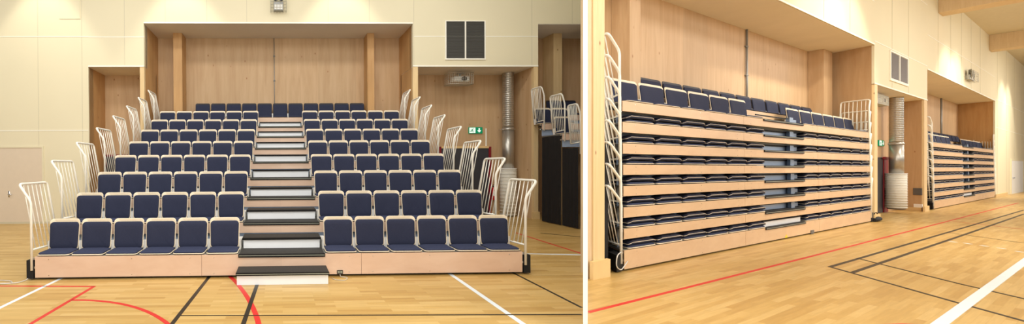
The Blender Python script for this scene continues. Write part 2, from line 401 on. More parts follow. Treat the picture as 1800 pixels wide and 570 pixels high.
# ------------------------------------------------------------------ the telescopic stand
HW, AH, D, R, H1 = 3.6, .64, .818, .35, .34
PITCH = .4935; RSK = .35
def stand(hall, cx, kx, kz, skew, folded, word, grp, umax=None, rows=range(1, 10), seat_rows=None, simple=False, t_off=0.0, fas='fascia', seat_from=None):
    global CUR; CUR = hall
    fm = FM = None
    S_up = seat_meshes(kx, kz, False, False, '_' + grp, skew)
    S_top = seat_meshes(kx, kz, False, True, '_top_' + grp, skew)
    S_fold = seat_meshes(kx, kz, True, False, '_folded_' + grp, skew) if folded else None
    if simple:
        S_up, S_top, S_fold = [join_meshes(x, 'stadium_seat_' + n + grp) for x, n in ((S_up, 'up_'), (S_top, 'top_'), (S_fold, 'fold_'))]
    W = lambda u, t, z: (cx + u*kx + skew*t, t + t_off, z*kz)
    for k in rows:
        H = H1 + R*(k-1)
        if folded: t0 = .006*(k-1) if k < 9 else .60
        else: t0 = D*(k-1)
        tn = (t0 + D) if not folded else (t0 + .42)
        if folded and k == 8: tn = .60
        if k == 9: tn = t0 + .45
        lim = umax(t0 + .02) if umax else 99
        hw = HW if k < 9 else 2.80
        u1 = min(hw, lim)
        base = W(max(-hw, -hw), t0, 0) if umax else W(0, t0, 0)
        base = (base[0], base[1], 0)
        nm = {1: 'front tier', 9: 'top tier'}.get(k, ORD[k-1] + ' tier from the floor')
        T = root('seating_tier', base, '%s of the %s, with plywood front board' % (nm, word), 'seating tier', 'tiers of the ' + word)
        fh = .168 if k > 1 else H - .035
        if u1 > -hw + .12:
            cuts = [-hw, -1.18, 1.18, hw]
            for a, b in zip(cuts, cuts[1:]):
                b2 = min(b, u1)
                if b2 <= a + .02: continue
                m = MB(W)
                if a < 0 < b and k < 9:
                    for p, q, top in ((a, -AH, H), (-AH, AH, H - .042), (AH, b, H)):
                        if min(q, u1) > p: m.box(p + (.002 if p == a else 0), min(q, u1) - (.002 if q == b else 0), t0, t0+.025, H - fh, top)
                else: m.box(a + .002, b2 - .002, t0, t0+.025, H - fh, H)
                part('fascia_board', m, fas, T, base)
            m = MB(W)
            for sx in (-3.4, -2.2, -1.35, -1.0, 1.0, 1.35, 2.2, 3.4):
                if sx < u1 and abs(sx) < hw:
                    for zz in (H - .04, H - fh + .03):
                        m.box(sx - .006/kx, sx + .006/kx, t0 - .003, t0, zz - .006, zz + .006)
            if m.v and not simple: part('screw_heads', m, 'chrome', T, base)
            m = MB(W); m.box(-hw + (.25 if umax and k > 7 else 0), u1, t0 + .026, tn - .002, H - .03, H); part('deck', m, 'deck', T, base)
            # riser sheet under the board, set back
            if k > 1:
                m = MB(W); rb = t0 + (.05 if not folded else .20)
                if folded and k == 9: rb = t0 + .05
                m.box(-hw + .02, u1 - .02, rb, rb + .012, H - R + .001, H - .032)
                part('riser_sheet', m, 'metal', T, base)
            for uu in (-3.3, -2.1, 2.1, 3.3):       # steel carriage: cross members below the deck
                if simple or umax or abs(uu) > hw: continue
                m = MB(W); m.box(uu - .02, uu + .02, t0 + .03, tn - .03, H - .09, H - .031); part('deck_beam', m, 'frame', T, base)
            m = MB(W)
            if k < 9 and u1 > AH:
                m.box(-AH, AH, t0 - .018, t0 + .03, H - .041, H + .004)
                nz = part('aisle_nosing', m, 'nosing', T, base)
                m = MB(W); m.box(-AH + .01, AH - .01, t0 - .0185, t0 + .02, H - .006, H + .0048) if False else m.box(-AH+.01, AH-.01, t0 - .0195, t0 - .0182, H - .020, H - .009)
                part('grip_stripe', m, 'stripe', nz, base, 'pale grip stripe')
                dd = .43 if not folded else (.07 if k == 1 else .19)
                m = MB(W); m.box(-AH + .01, AH - .01, t0 + .031, t0 + dd, H + .0005, H + .004); part('aisle_tread', m, 'tread', T, base)
                if not folded:
                    m = MB(W); m.box(-.605, .605, t0 + .445, t0 + D - .02, H + .001, H + .158)
                    st = part('aisle_step', m, 'steppanel', T, base, 'white aisle step with black tread')
                    m = MB(W); m.box(-.62, .62, t0 + .43, t0 + D - .004, H + .159, H + .166); part('step_tread', m, 'tread', st, base)
                    m = MB(W); m.box(-.622, .622, t0 + .415, t0 + .435, H + .136, H + .169); part('step_nosing', m, 'nosing', st, base)
                    for sx in (-1, 1):
                        m = MB(W); m.box(sx*.64, sx*.70, t0 + .40, t0 + D - .03, H + .001, H + .13)
                        part('side_bracket', m, 'bracket', T, base)
                else:
                    if k == 1:
                        m = MB(W); m.box(-.60, .60, t0 + .075, t0 + .10, H + .004, H + .12); st = part('aisle_step', m, 'steppanel', T, base, 'white folded aisle step')
                        m = MB(W); m.box(-.62, .62, t0 + .06, t0 + .11, H + .121, H + .14); part('step_nosing', m, 'nosing', st, base)
                    else:
                        m = MB(W); m.box(.34, .46, t0 + .10, t0 + .18, H + .005, H + .16); m.box(.455, .62, t0 + .13, t0 + .15, H + .03, H + .12)
                        part('side_bracket', m, 'frame', T, base)
                        m = MB(W); m.box(-.62, .34, t0 + .175, t0 + .19, H + .125, H + .15); part('step_nosing', m, 'nosing', T, base)
        # guard rails
        if k < 9:
            for sg in ((-1, 1) if not umax else (-1,)):
                ub = sg*(HW + .045); uo = sg*(HW + .045 + .175)
                if umax: ub, uo = -HW + .05, -HW - .03
                ts, te = t0 + .0, t0 + (.70 if not folded else .58)
                if umax: te = ts + .45
                if umax and k == 6: ts = t0 + .27; te = t0 + .6
                kr = .80; top = 1.06
                WR = W
                if folded and sg > 0:
                    ub = HW + .012; uo = HW + .085
                    WR = lambda u, t, z: (cx + u*kx + RSK*t, t + t_off, z*kz)
                m = MB(WR)
                pts = [(ub, ts, H - .20), (ub, ts, H + kr), (uo, ts, H + top), (uo, te, H + top), (ub, te, H + .07)]
                m.tube(fillet(pts, .07), .019 if not simple else .024, 8)
                m.tube([(ub, ts, H + .10), (ub, te, H + .07)], .014, 6)
                ms_ = m
                if not simple: g = part('guard_rail', m, 'rail', T, base)
                nb = 6
                for j in range(nb):
                    tt = ts + (te - ts)*(j + 1)/(nb + 1)
                    mm = MB(WR) if not simple else ms_
                    mm.tube(fillet([(ub, tt, H + .09), (ub + .55*(uo - ub), tt, H + .62), (uo, tt, H + top)], .05, 3), .0075 if not simple else .011, 5)
                    if not simple: part('baluster', mm, 'rail', g, base)
                m = MB(W)
                for zz in (H - .03, H - .16): m.box(sg*(HW + .002), sg*(HW + .04), ts + .01, ts + .05, zz - .015, zz + .015)
                if simple: part('guard_rail', ms_, 'rail', T, base)
                elif not (umax and k == 6): part('rail_clamp', m, 'chrome', g, base)
        # side cloth
        if not simple:
            for sg in ((-1, 1) if not umax else (-1,)):
                if k == 9 or (umax and k == 8): continue
                m = MB(W); a, b = t0 + .06, tn - .004
                if umax and k == 6: a = t0 + .27
                if folded and k > 1: b = t0 + .55
                n = 14; U = sg*(HW + .012)
                zb = .02 if not folded else (H - R + .02 if k > 1 else .02)
                if not folded or k == 1:
                    vs = []
                    for i in range(n+1):
                        t = a + (b-a)*i/n; w = sg*(.012*math.sin(i*1.9 + k) )*.6
                        vs += [(U + w, t, zb), (U + w*.3, t, H - .04)]
                    for i in range(n+1):
                        t = a + (b-a)*i/n; w = sg*(.012*math.sin(i*1.9 + k))*.6
                        vs += [(U + w - sg*.006, t, zb), (U + w*.3 - sg*.006, t, H - .04)]
                    o2 = 2*(n+1); fs = []
                    for i in range(n):
                        q = i*2; fs += [(q, q+2, q+3, q+1), (o2+q, o2+q+1, o2+q+3, o2+q+2), (q+1, q+3, o2+q+3, o2+q+1), (q, o2+q, o2+q+2, q+2)]
                    fs += [(0, 1, o2+1, o2), (2*n, o2+2*n, o2+2*n+1, 2*n+1)]
                    m.add(vs, fs); part('side_curtain', m, 'black', T, base, 'black cloth on the side')
        if k == 1:
            m = MB(W)
            m.box(-HW + .02, HW - .02, t0 + .03, t0 + .30, .018, .05); part('bottom_rail', m, 'rubber', T, base)
            for uu in (-3.3, -1.0, 1.0, 3.3):
                m = MB()
                c = W(uu, t0 + .2, 0)
                n = 14; vs = []
                for xx in (-.02, .02):
                    for q in range(n):
                        an = 2*math.pi*q/n; vs.append((c[0] + xx, c[1] + .036*math.cos(an), .037 + .036*math.sin(an)))
                m.add(vs, [tuple(range(n))[::-1], tuple(range(n, 2*n))] + [(q, (q+1) % n, (q+1) % n + n, q+n) for q in range(n)])
                part('caster', m, 'rubber', T, base)
            for sg in (-1, 1):
                m = MB(W)
                m.prism([(sg*(HW + .02), t0 - .0), (sg*(HW + .115), t0 - .01), (sg*(HW + .125), t0 + .20), (sg*(HW + .02), t0 + .24)], .02, .29)
                part('end_flap', m, 'rubber', T, base, 'black rubber end flap')
        # seats
        if seat_rows is None or k in seat_rows:
            if k < 9:
                us = [(-HW + .0 + PITCH*(j + .5), 'left', 6 - j) for j in range(6)] + [(AH + PITCH*(j + .5), 'right', j + 1) for j in range(6)]
            else: us = [(PITCH*(j - 5)*1.0, 'x', j + 1) for j in range(11)]
            for u, side, j in us:
                if umax and u + .25 > umax(t0 + .4): continue
                b = W(u, t0, H); b = (b[0], b[1], b[2] + .001)
                rn = ROWN[k-1]
                if side == 'x': lab = 'navy seat, %s from the left in the top row of the %s' % (ORD[j-1], word)
                else: lab = 'navy seat, %s %s of the aisle, %s row of the %s' % (ORD[j-1], side, rn, word)
                if umax: lab = 'navy seat, %s from the left end, %s row of the %s' % (ORD[(7 - j if side == 'left' else j) - 1], rn, word)
                ms = S_top if k == 9 else (S_fold if (folded and k < 8) else S_up)
                put_seat(ms, b, lab, 'seats of the ' + word, simple)
    return S_fold

# ================================================================== HALL A
CUR = A
TW = 5.83; RD = 1.35; ND = 1.10; TOP = 8.9
def ua(x, y=200, t=TW): return A.at(x, y, t).x
def za(y, x=490, t=TW): return A.at(x, y, t).z
ZR, ZN = za(41), za(117)
def part_u(hall, t, xpix):              # where the partition's face crosses a depth
    return hall.at(xpix, 296, t).x
def rect_on(hall, x0, y0, x1, y1, t):   # lateral and height range of an upright rectangle
    p, q = hall.at(x0, (y0+y1)/2, t), hall.at(x1, (y0+y1)/2, t)
    a, b = hall.at((x0+x1)/2, y0, t), hall.at((x0+x1)/2, y1, t)
    return p.x, q.x, b.z, a.z

uL = ua(156); uLp = ua(246.5); uR0 = ua(254); uR1 = ua(726); uNp = ua(735); uN1 = ua(938.5); uS = ua(946)
uEnd = part_u(A, TW, 1025.5)
m = MB(); m.box(-12, uL, TW, TW + .3, 0, TOP); wl = struct('wall_left', m, 'cream')
m = MB(); m.box(uL, uR0, TW, TW + .3, ZN, TOP); wnl = struct('wall_above_left_niche', m, 'cream')
m = MB(); m.box(uR0, uR1, TW, TW + .3, ZR, TOP); wc = struct('wall_above_recess', m, 'cream')
m = MB(); m.box(uR1, uS, TW, TW + .3, ZN, TOP); wnr = struct('wall_above_right_niche', m, 'cream')
m = MB(); m.box(uS, uEnd, TW, TW + .3, ZR, TOP); wsr = struct('wall_above_far_recess', m, 'cream')
# thin pale edge strips along the openings' heads
m = MB(); m.box(uR0, uR1, TW - .012, TW, ZR - .01, ZR + .03); sub('edge_strip', m, 'cream_edge', wc)
m = MB(); m.box(uL, uR0, TW - .012, TW, ZN - .01, ZN + .03); sub('edge_strip', m, 'cream_edge', wnl)
m = MB(); m.box(uR1, uS, TW - .012, TW, ZN - .01, ZN + .03); sub('edge_strip', m, 'cream_edge', wnr)
# soffits
m = MB(); m.box(uR0, uR1, TW + .01, TW + RD, ZR - .012, ZR); struct('ceiling_recess', m, 'soffit')
m = MB(); m.box(uL, uLp, TW + .01, TW + ND, ZN - .012, ZN); struct('ceiling_left_niche', m, 'soffit')
m = MB(); m.box(uR1, uN1, TW + .01, TW + ND, ZN - .012, ZN); struct('ceiling_right_niche', m, 'soffit')
m = MB(); m.box(uS, part_u(A, TW + RD, 1025), TW + .01, TW + RD, ZR - .012, ZR); struct('ceiling_far_recess', m, 'soffit')
# back walls and reveals
m = MB(); m.box(uR0 - .1, uR1 + .1, TW + RD, TW + RD + .1, 0, ZR); rb = struct('wall_back', m, 'ply')
m = MB(); m.box(uL - .1, uR0, TW + ND, TW + ND + .1, 0, ZN); nb = struct('wall_niche_left_back', m, 'ply')
m = MB(); m.box(uR1, uN1 + .1, TW + ND, TW + ND + .1, 0, ZN); nbr = struct('wall_niche_right_back', m, 'ply')
m = MB(); m.box(uS - .05, part_u(A, TW + RD, 1025), TW + RD, TW + RD + .1, 0, ZR); struct('wall_far_recess_back', m, 'ply')
m = MB(); m.box(uLp + .02, uR0, TW + .12, TW + RD, 0, ZR - .012); struct('wall_reveal_left', m, 'ply_dark')
m = MB(); m.box(uR1, uNp - .02, TW + .12, TW + RD, 0, ZR - .012); struct('wall_reveal_right', m, 'ply_dark')
m = MB(); m.box(uL - .1, uL, TW + .05, TW + ND, 0, ZN - .012); struct('wall_niche_left_reveal', m, 'ply_dark')
m = MB(); m.box(uN1, uS - .0, TW + .12, TW + RD, 0, ZR - .012); struct('wall_niche_right_reveal', m, 'ply')
# end posts of the walls between the openings
for i, (a, b, z) in enumerate(((uLp, uR0, ZN), (uR1, uNp, ZN), (uN1, uS, ZN))):
    m = MB(); m.box(a, b, TW + .0, TW + .12, 0, z - .012); tr = struct('trim_%d' % (i + 1), m, 'pine')
m = MB(); m.box(uN1 - .06, uS + .03, TW - .03, TW + .02, 0, .22); struct('trim_4', m, 'plinth')
m = MB(); m.box(-12, uL + .01, TW - .02, TW, 0, .06); struct('baseboard_left', m, 'cream_joint')
m = MB(); m.box(uNp, uN1, TW + ND - .02, TW + ND, 0, .12); struct('baseboard_niche', m, 'plinth')
# columns in the recess
tc = TW + .82
for i, (x0, x1) in enumerate(((305, 320.5), (646, 658))):
    a, b = ua(x0, 150, tc), ua(x1, 150, tc)
    m = MB(); m.box(a, b, tc, TW + RD - .005, 0, ZR - .015); struct('trim_%d' % (i + 5), m, 'ply_dark')
a, b = ua(973, 150, tc), ua(988, 150, tc)
m = MB(); m.box(a, b, tc, TW + RD - .005, 0, ZR - .015); struct('trim_7', m, 'pine')
m = MB(); u = ua(482, 120, TW + RD)
m.tube([(u, TW + RD - .03, 2.9), (u, TW + RD - .03, ZR - .02)], .012, 8)
for zz in (3.6, 4.4, 5.2): m.box(u - .03, u + .03, TW + RD - .045, TW + RD - .005, zz, zz + .03)
single('conduit_pipe', m, 'lamp', (u, TW + RD - .03, 2.9), 'thin grey conduit running up the plywood behind the open stand', 'pipe')
m = MB(); u = ua(640.5, 120, TW + RD)
m.tube([(u, TW + RD - .03, 2.9), (u, TW + RD - .03, ZR - .02)], .012, 8)
single('conduit_pipe', m, 'lamp', (u, TW + RD - .03, 2.9), 'thin grey conduit beside the right column behind the open stand', 'pipe')
# wall panel joints
def joints(par, vx, hy, t=TW, y0=-60, y1=400, xr=(0, 156), hall=A, zlim=None):
    for x in vx:
        p = hall.at(x, 200, t).x; m = MB(); z0, z1 = zlim
        m.box(p - .006, p + .006, t - .003, t, z0, z1); sub('panel_joint', m, 'cream_joint', par)
    for y in hy:
        zz = hall.at((xr[0]+xr[1])/2, y, t).z
        a, b = hall.at(xr[0], y, t).x, hall.at(xr[1], y, t).x
        m = MB(); m.box(a, b, t - .006, t, zz - .012, zz + .012); sub('panel_joint', m, 'cream_edge', par)
joints(wl, (68, 145), (64.5, 230), xr=(-120, 155.5), zlim=(.06, TOP))
joints(wnl, (220,), (65,), xr=(155.5, 253.5), zlim=(ZN + .03, TOP))
joints(wc, (292, 365, 435, 578, 650), (), zlim=(ZR + .03, TOP))
joints(wnr, (728, 935), (64,), xr=(728, 945), zlim=(ZN + .03, TOP))
joints(wsr, (1006,), (), zlim=(ZR, TOP))
m = MB(); a, b, z0, z1 = rect_on(A, 104, -8, 141, 33.5, TW); m.box(a, b, TW - .012, TW, z0, z1)
single('access_panel', m, 'cream', (a, TW, z0), 'small cream access panel high on the left wall', 'panel', bevel=.002)
# cream door at far left
a, b, z0, z1 = rect_on(A, -3, 260, 75, 402, TW)
m = MB(); m.box(a, b, TW - .012, TW - .0, 0, z1); d1 = struct('door_1', m, 'doorcream')
m = MB(); m.box(b, b + .05, TW - .025, TW, 0, z1 + .05); m.box(a - 1, b, TW - .025, TW, z1, z1 + .05); sub('door_frame', m, 'cream', d1)
hx = ua(16.5, 342); hz = za(342, 16)
m = MB(); m.tube([(hx, TW - .012, hz), (hx, TW - .06, hz), (hx + .11, TW - .06, hz)], .010, 8); m.box(hx - .02, hx + .02, TW - .016, TW - .011, hz - .08, hz + .10)
sub('door_handle', m, 'chrome', d1)

# dark doorways in the niches
a, b, z0, z1 = rect_on(A, 775, 261, 858, 385, TW + ND)
m = MB(); m.box(a, b, TW + ND - .03, TW + ND, 0, z1); d2 = struct('door_2', m, 'doorgrey')
m = MB(); m.box(b, b + .08, TW + ND - .05, TW + ND, 0, z1 + .05); m.box(a - .08, a, TW + ND - .05, TW + ND, 0, z1 + .05); sub('door_frame', m, 'crimson', d2)
m = MB(); m.box(a, b, TW + ND - .06, TW + ND, z1, z1 + .07); sub('door_head', m, 'plinth', d2)
m = MB(); m.box((a+b)/2 - .008, (a+b)/2 + .008, TW + ND - .034, TW + ND - .03, 0, z1); sub('door_leaf_gap', m, 'hole', d2)
a, b, z0, z1 = rect_on(A, 188, 272, 236, 385, TW + ND)
m = MB(); m.box(a, b, TW + ND - .03, TW + ND, 0, z1 - .06); d3 = struct('door_3', m, 'doorgrey')
m = MB(); m.box(a - .10, a, TW + ND - .05, TW + ND, 0, z1); m.box(a, b, TW + ND - .05, TW + ND, z1 - .06, z1); sub('door_frame', m, 'crimson', d3)

# ------------------------------------------------------------------ shared wall furniture builders
def vent(hall, box4, t, label, mt):
    a, b, z0, z1 = box4; base = (a, t, z0); fr = .035*max(1, (b-a)/1.2)
    T = root('vent_grille', base, label, 'vent')
    m = MB(); m.box(a - fr, b + fr, t - .03, t - .001, z0 - fr*1.2, z0); m.box(a - fr, b + fr, t - .03, t - .001, z1, z1 + fr*.6)
    m.box(a - fr, a, t - .03, t - .001, z0, z1); m.box(b, b + fr, t - .03, t - .001, z0, z1)
    c = (a+b)/2; m.box(c - .02*fr/.035, c + .02*fr/.035, t - .03, t - .001, z0, z1); part('frame', m, 'cream_edge', T, base)
    for p, q in ((a, c - .02*fr/.035), (c + .02*fr/.035, b)):
        m = MB(); n = 26
        m.box(p, q, t - .004, t - .001, z0, z1)
        for i in range(n):
            z = z0 + (z1 - z0)*(i + .5)/n; hh = (z1-z0)/n*.32
            m.add([(p, t - .022, z - hh), (q, t - .022, z - hh), (q, t - .006, z + hh), (p, t - .006, z + hh),
                   (p, t - .026, z - hh), (q, t - .026, z - hh), (q, t - .010, z + hh), (p, t - .010, z + hh)],
                  [(0,1,2,3), (7,6,5,4), (0,4,5,1), (2,6,7,3), (1,5,6,2), (0,3,7,4)])
        part('louvre_panel', m, mt, T, base)

def exit_sign(hall, box4, t, label, cat='exit sign'):
    a, b, z0, z1 = box4; base = (a, t, z0); T = root('exit_sign', base, label, cat)
    w, h = b - a, z1 - z0; sx = w/2.0; P = lambda x, z: (a + x*sx, z0 + z*h)
    m = MB(); m.box(a, b, t - .05, t - .001, z0, z1); part('housing', m, 'green', T, base, bevel=.004)
    m = MB(); m.box(a + .03*w, a + .47*w, t - .053, t - .0505, z0 + .08*h, z1 - .08*h); dw = part('doorway_pictogram', m, 'signwhite', T, base, 'white doorway with green running figure')
    m = MB()                            # running figure
    def limb(x0, q0, x1, q1, th):
        p, q = P(x0, q0), P(x1, q1); dx, dz = q[0]-p[0], q[1]-p[1]; l = math.hypot(dx, dz); nx, nz = -dz/l*th*h, dx/l*th*h
        m.prism_y([(p[0]+nx, p[1]+nz), (p[0]-nx, p[1]-nz), (q[0]-nx, q[1]-nz), (q[0]+nx, q[1]+nz)], t - .056, t - .0535)
    limb(.52, .68, .42, .42, .07); limb(.42, .42, .62, .34, .05); limb(.62, .34, .58, .14, .045); limb(.42, .42, .28, .28, .05)
    limb(.28, .28, .14, .30, .04); limb(.50, .64, .70, .52, .035); limb(.50, .64, .30, .58, .035); limb(.30, .58, .24, .46, .035)
    hx, hz = P(.60, .80); m.prism_y([(hx + .08*h*math.cos(k*.785), hz + .08*h*math.sin(k*.785)) for k in range(8)], t - .056, t - .0535)
    part('running_figure', m, 'green', T, base)
    m = MB()
    c = a + .75*w
    m.prism_y([(c - .045*w, z0 + .85*h), (c - .045*w, z0 + .5*h), (c - .15*w, z0 + .5*h), (c, z0 + .14*h), (c + .15*w, z0 + .5*h), (c + .045*w, z0 + .5*h), (c + .045*w, z0 + .85*h)][::-1], t - .053, t - .0505)
    part('arrow', m, 'signwhite', T, base, 'white arrow pointing down')

def duct(hall, cx, cy, r, z0, z1, zr, rd, zd0, zd1, lab1, lab2):
    base = (cx, cy, z0); T = root('ventilation_duct', base, lab1, 'duct')
    prof = []; z = zr; 
    while z < z1:
        prof += [(r, z), (r, z + .045), (r + .004, z + .050), (r + .004, z + .058), (r, z + .063)]; z += .066
    m = MB(); m.lathe(cx, cy, prof); part('spiral_pipe', m, 'duct', T, base)
    m = MB(); m.lathe(cx, cy, [(r*1.04, z0), (r*1.04, zr - .10)]); part('smooth_pipe', m, 'duct', T, base)
    m = MB(); m.lathe(cx, cy, [(r*1.05, zr - .10), (r*1.12, zr - .09), (r*1.12, zr - .05), (r*1.05, zr - .04), (r*1.05, zr)]); part('collar', m, 'duct', T, base)
    m = MB(); m.box(cx - r*1.35, cx - r, cy - .02, cy + r, zr - .08, zr - .05); m.box(cx + r, cx + r*1.35, cy - .02, cy + r, zr - .08, zr - .05); part('bracket', m, 'chrome', T, base)
    base = (cx, cy, zd0); T = root('air_diffuser', base, lab2, 'air diffuser')
    prof = [(rd*.2, zd0), (rd*.97, zd0), (rd, zd0 + .03)]; z = zd0 + .05; n = 13; st = (zd1 - zd0 - .1)/n
    m = MB(); m.lathe(cx, cy, [(rd*.2, zd0), (rd*.96, zd0), (rd*.96, zd1 - .02), (rd*.2, zd1 - .02)]); bd = part('body', m, 'diffuser', T, base)
    m = MB()
    for i in range(n + 1):
        zz = zd0 + .03 + st*i; m.lathe(cx, cy, [(rd*.95, zz - .006), (rd, zz - .005), (rd, zz + .005), (rd*.95, zz + .006)])
    part('band', m, 'white', bd, base)
    m = MB(); m.lathe(cx, cy, [(rd*.3, zd1 - .02), (rd*1.01, zd1 - .02), (rd*1.01, zd1), (rd*.3, zd1)]); part('cap', m, 'white', T, base)
    m = MB(); m.lathe(cx, cy, [(rd*.6, zd0 - .05), (rd*.85, zd0 - .03), (rd*.85, zd0)]); part('foot', m, 'grey', T, base)

def extinguisher(hall, cx, cy, z0, h, label):
    r = h*.135; base = (cx, cy, z0); T = root('fire_extinguisher', base, label, 'fire extinguisher')
    m = MB(); m.lathe(cx, cy, [(r*.9, z0), (r, z0 + .02), (r, z0 + h*.70), (r*.85, z0 + h*.78), (r*.4, z0 + h*.84)], 18); cyl = part('cylinder', m, 'red', T, base)
    m = MB(); m.box(cx - r*.65, cx + r*.65, cy - r*1.03, cy - r*.80, z0 + h*.28, z0 + h*.58); part('instruction_label', m, 'white', cyl, base)
    m = MB(); m.lathe(cx, cy, [(r*.35, z0 + h*.84), (r*.35, z0 + h*.93)], 12); m.box(cx - r*.3, cx + r*.9, cy - .012, cy + .012, z0 + h*.90, z0 + h*.93); m.box(cx - r*.3, cx + r*1.1, cy - .01, cy + .01, z0 + h*.96, z0 + h)
    part('valve_lever', m, 'lens', T, base)
    m = MB(); m.tube(fillet([(cx - r*.3, cy, z0 + h*.92), (cx - r*1.5, cy, z0 + h*.85), (cx - r*1.35, cy, z0 + h*.25)], .06), h*.022, 7); part('hose', m, 'lens', T, base)
    m = MB(); m.box(cx - r*.5, cx + r*.5, cy + r, cy + r + .05, z0 + h*.4, z0 + h*.6); part('wall_bracket', m, 'grey', T, base)

def cage_lines(m, a, b, y0, y1, z0, z1, nx, nz, r):
    for z in [z0 + (z1 - z0)*i/nz for i in range(nz + 1)]:
        m.tube([(a, y1, z), (a, y0, z), (b, y0, z), (b, y1, z)], r, 4)
    for x in [a + (b - a)*i/nx for i in range(nx + 1)]:
        m.tube([(x, y1, z0), (x, y0, z0), (x, y0, z1), (x, y1, z1)], r, 4)
    ny = max(2, nx//3)
    for i in range(1, ny):
        y = y0 + (y1 - y0)*i/ny
        for x in (a, b): m.tube([(x, y, z0), (x, y, z1)], r, 4)
        m.tube([(a, y, z0), (b, y, z0)], r, 4)
    m.sm = False

def projector(hall, box4, t, dep, label):
    a, b, z0, z1 = box4; base = (a, t, z1); w = b - a; h = z1 - z0
    T = root('projector', base, label, 'projector')
    m = MB(); c = (a+b)/2 + .08*w
    m.prism([(c - .30*w, t - dep*.8), (c + .30*w, t - dep*.8), (c + .34*w, t - dep*.25), (c - .34*w, t - dep*.25)], z0 + .25*h, z0 + .68*h); part('body', m, 'white', T, base, bevel=.02)
    m = MB(); n = 16; r = h*.20; cz = z0 + .46*h; cx = c + .08*w
    m.add([(cx + r*q*math.cos(2*math.pi*k/n), t - dep*.8 - y, cz + r*q*math.sin(2*math.pi*k/n)) for y, q in ((0, 1), (.05, .95), (.05, .6)) for k in range(n)],
          [(i*n + k, i*n + (k+1) % n, (i+1)*n + (k+1) % n, (i+1)*n + k) for i in range(2) for k in range(n)] + [tuple(2*n + k for k in range(n))])
    part('lens', m, 'lens', T, base)
    m = MB(); m.box(c - .03, c + .03, t - dep*.5, t - dep*.4, z0 + .68*h, z1); m.box(c - .12, c + .12, t - dep*.6, t - dep*.3, z1 - .02, z1); part('mount', m, 'lamp', T, base)
    C2 = root('ball_guard_cage', base, label.replace('white projector', 'wire ball guard').replace(' inside its cage', ' around the projector'), 'cage')
    m = MB(); cage_lines(m, a, b, t - dep, t - .02, z0, z1 - .01, 12, 7, .006*w); part('wire_mesh', m, 'wire', C2, base)
    m = MB(); m.tube([(a, t - dep, z0), (b, t - dep, z0), (b, t - .02, z0), (a, t - .02, z0)], .01*w, 5, True); m.tube([(a, t - dep, z1 - .01), (b, t - dep, z1 - .01), (b, t - .02, z1 - .01), (a, t - .02, z1 - .01)], .01*w, 5, True)
    part('cage_frame', m, 'wire', C2, base)

def emergency_lamp(hall, box4, t, label):
    a, b, z0, z1 = box4; base = (a, t, z0); w, h = b - a, z1 - z0
    T = root('emergency_light', base, label, 'light')
    m = MB(); m.box(a + .18*w, b - .18*w, t - .12, t - .003, z0 + .08*h, z0 + .55*h); part('housing', m, 'lamp', T, base, bevel=.01)
    m = MB(); m.box(a + .24*w, b - .24*w, t - .125, t - .121, z0 + .12*h, z0 + .42*h); part('battery_cover', m, 'white', T, base)
    for q in (.33, .67):
        m = MB(); n = 14; cx = a + q*w; cz = z0 + .70*h; r = .13*w
        m.add([(cx + r*s*math.cos(2*math.pi*k/n), t - .05 - y, cz + r*s*math.sin(2*math.pi*k/n)) for y, s in ((0, .5), (.02, .9), (.08, 1), (.085, .6)) for k in range(n)],
              [(i*n + k, i*n + (k+1) % n, (i+1)*n + (k+1) % n, (i+1)*n + k) for i in range(3) for k in range(n)] + [tuple(range(n))[::-1], tuple(3*n + k for k in range(n))])
        o = part('lamp_head', m, 'lens', T, base)
    m = MB(); cage_lines(m, a, b, t - .20, t - .004, z0, z1, 5, 6, .006); part('wire_guard', m, 'wire', T, base)

# ---- hall A wall furniture
vent(A, rect_on(A, 784, 38, 851, 103, TW), TW, 'dark double louvre grille in a cream frame above the right niche', 'grille')
emergency_lamp(A, rect_on(A, 476, -8, 503, 23, TW), TW, 'twin headed emergency light in a wire guard above the open stand')
projector(A, rect_on(A, 787, 127, 831, 148, TW + .45), TW + .75, .35, 'white projector inside its cage under the soffit beside the open stand')
exit_sign(A, rect_on(A, 823, 224, 847, 235, TW + ND), TW + ND, 'green exit sign with down arrow right of the open stand')
p = A.at(893, 200, TW + .80)
zt = ZN - .02
duct(A, p.x, TW + .80, .165, A.at(893, 300, TW + .8).z, zt, A.at(893, 224, TW + .8).z, .245, A.at(893, 378, TW + .8).z, A.at(893, 296, TW + .8).z,
     'shiny spiral ventilation duct in the niche right of the open stand', 'white banded air diffuser below the duct right of the open stand')
p = A.at(868, 352, TW + ND - .14); extinguisher(A, p.x, TW + ND - .14, p.z, .50, 'red fire extinguisher beside the dark door behind the open stand')
m = MB(); a, b, z0, z1 = rect_on(A, 853, 226, 855, 258, TW + ND); m.box(a, b, TW + ND - .02, TW + ND - .001, z0, z1)
single('cable_trunking', m, 'cream_edge', (a, TW + ND, z0), 'short pale cable trunking under the exit sign of the niche', 'trunking')

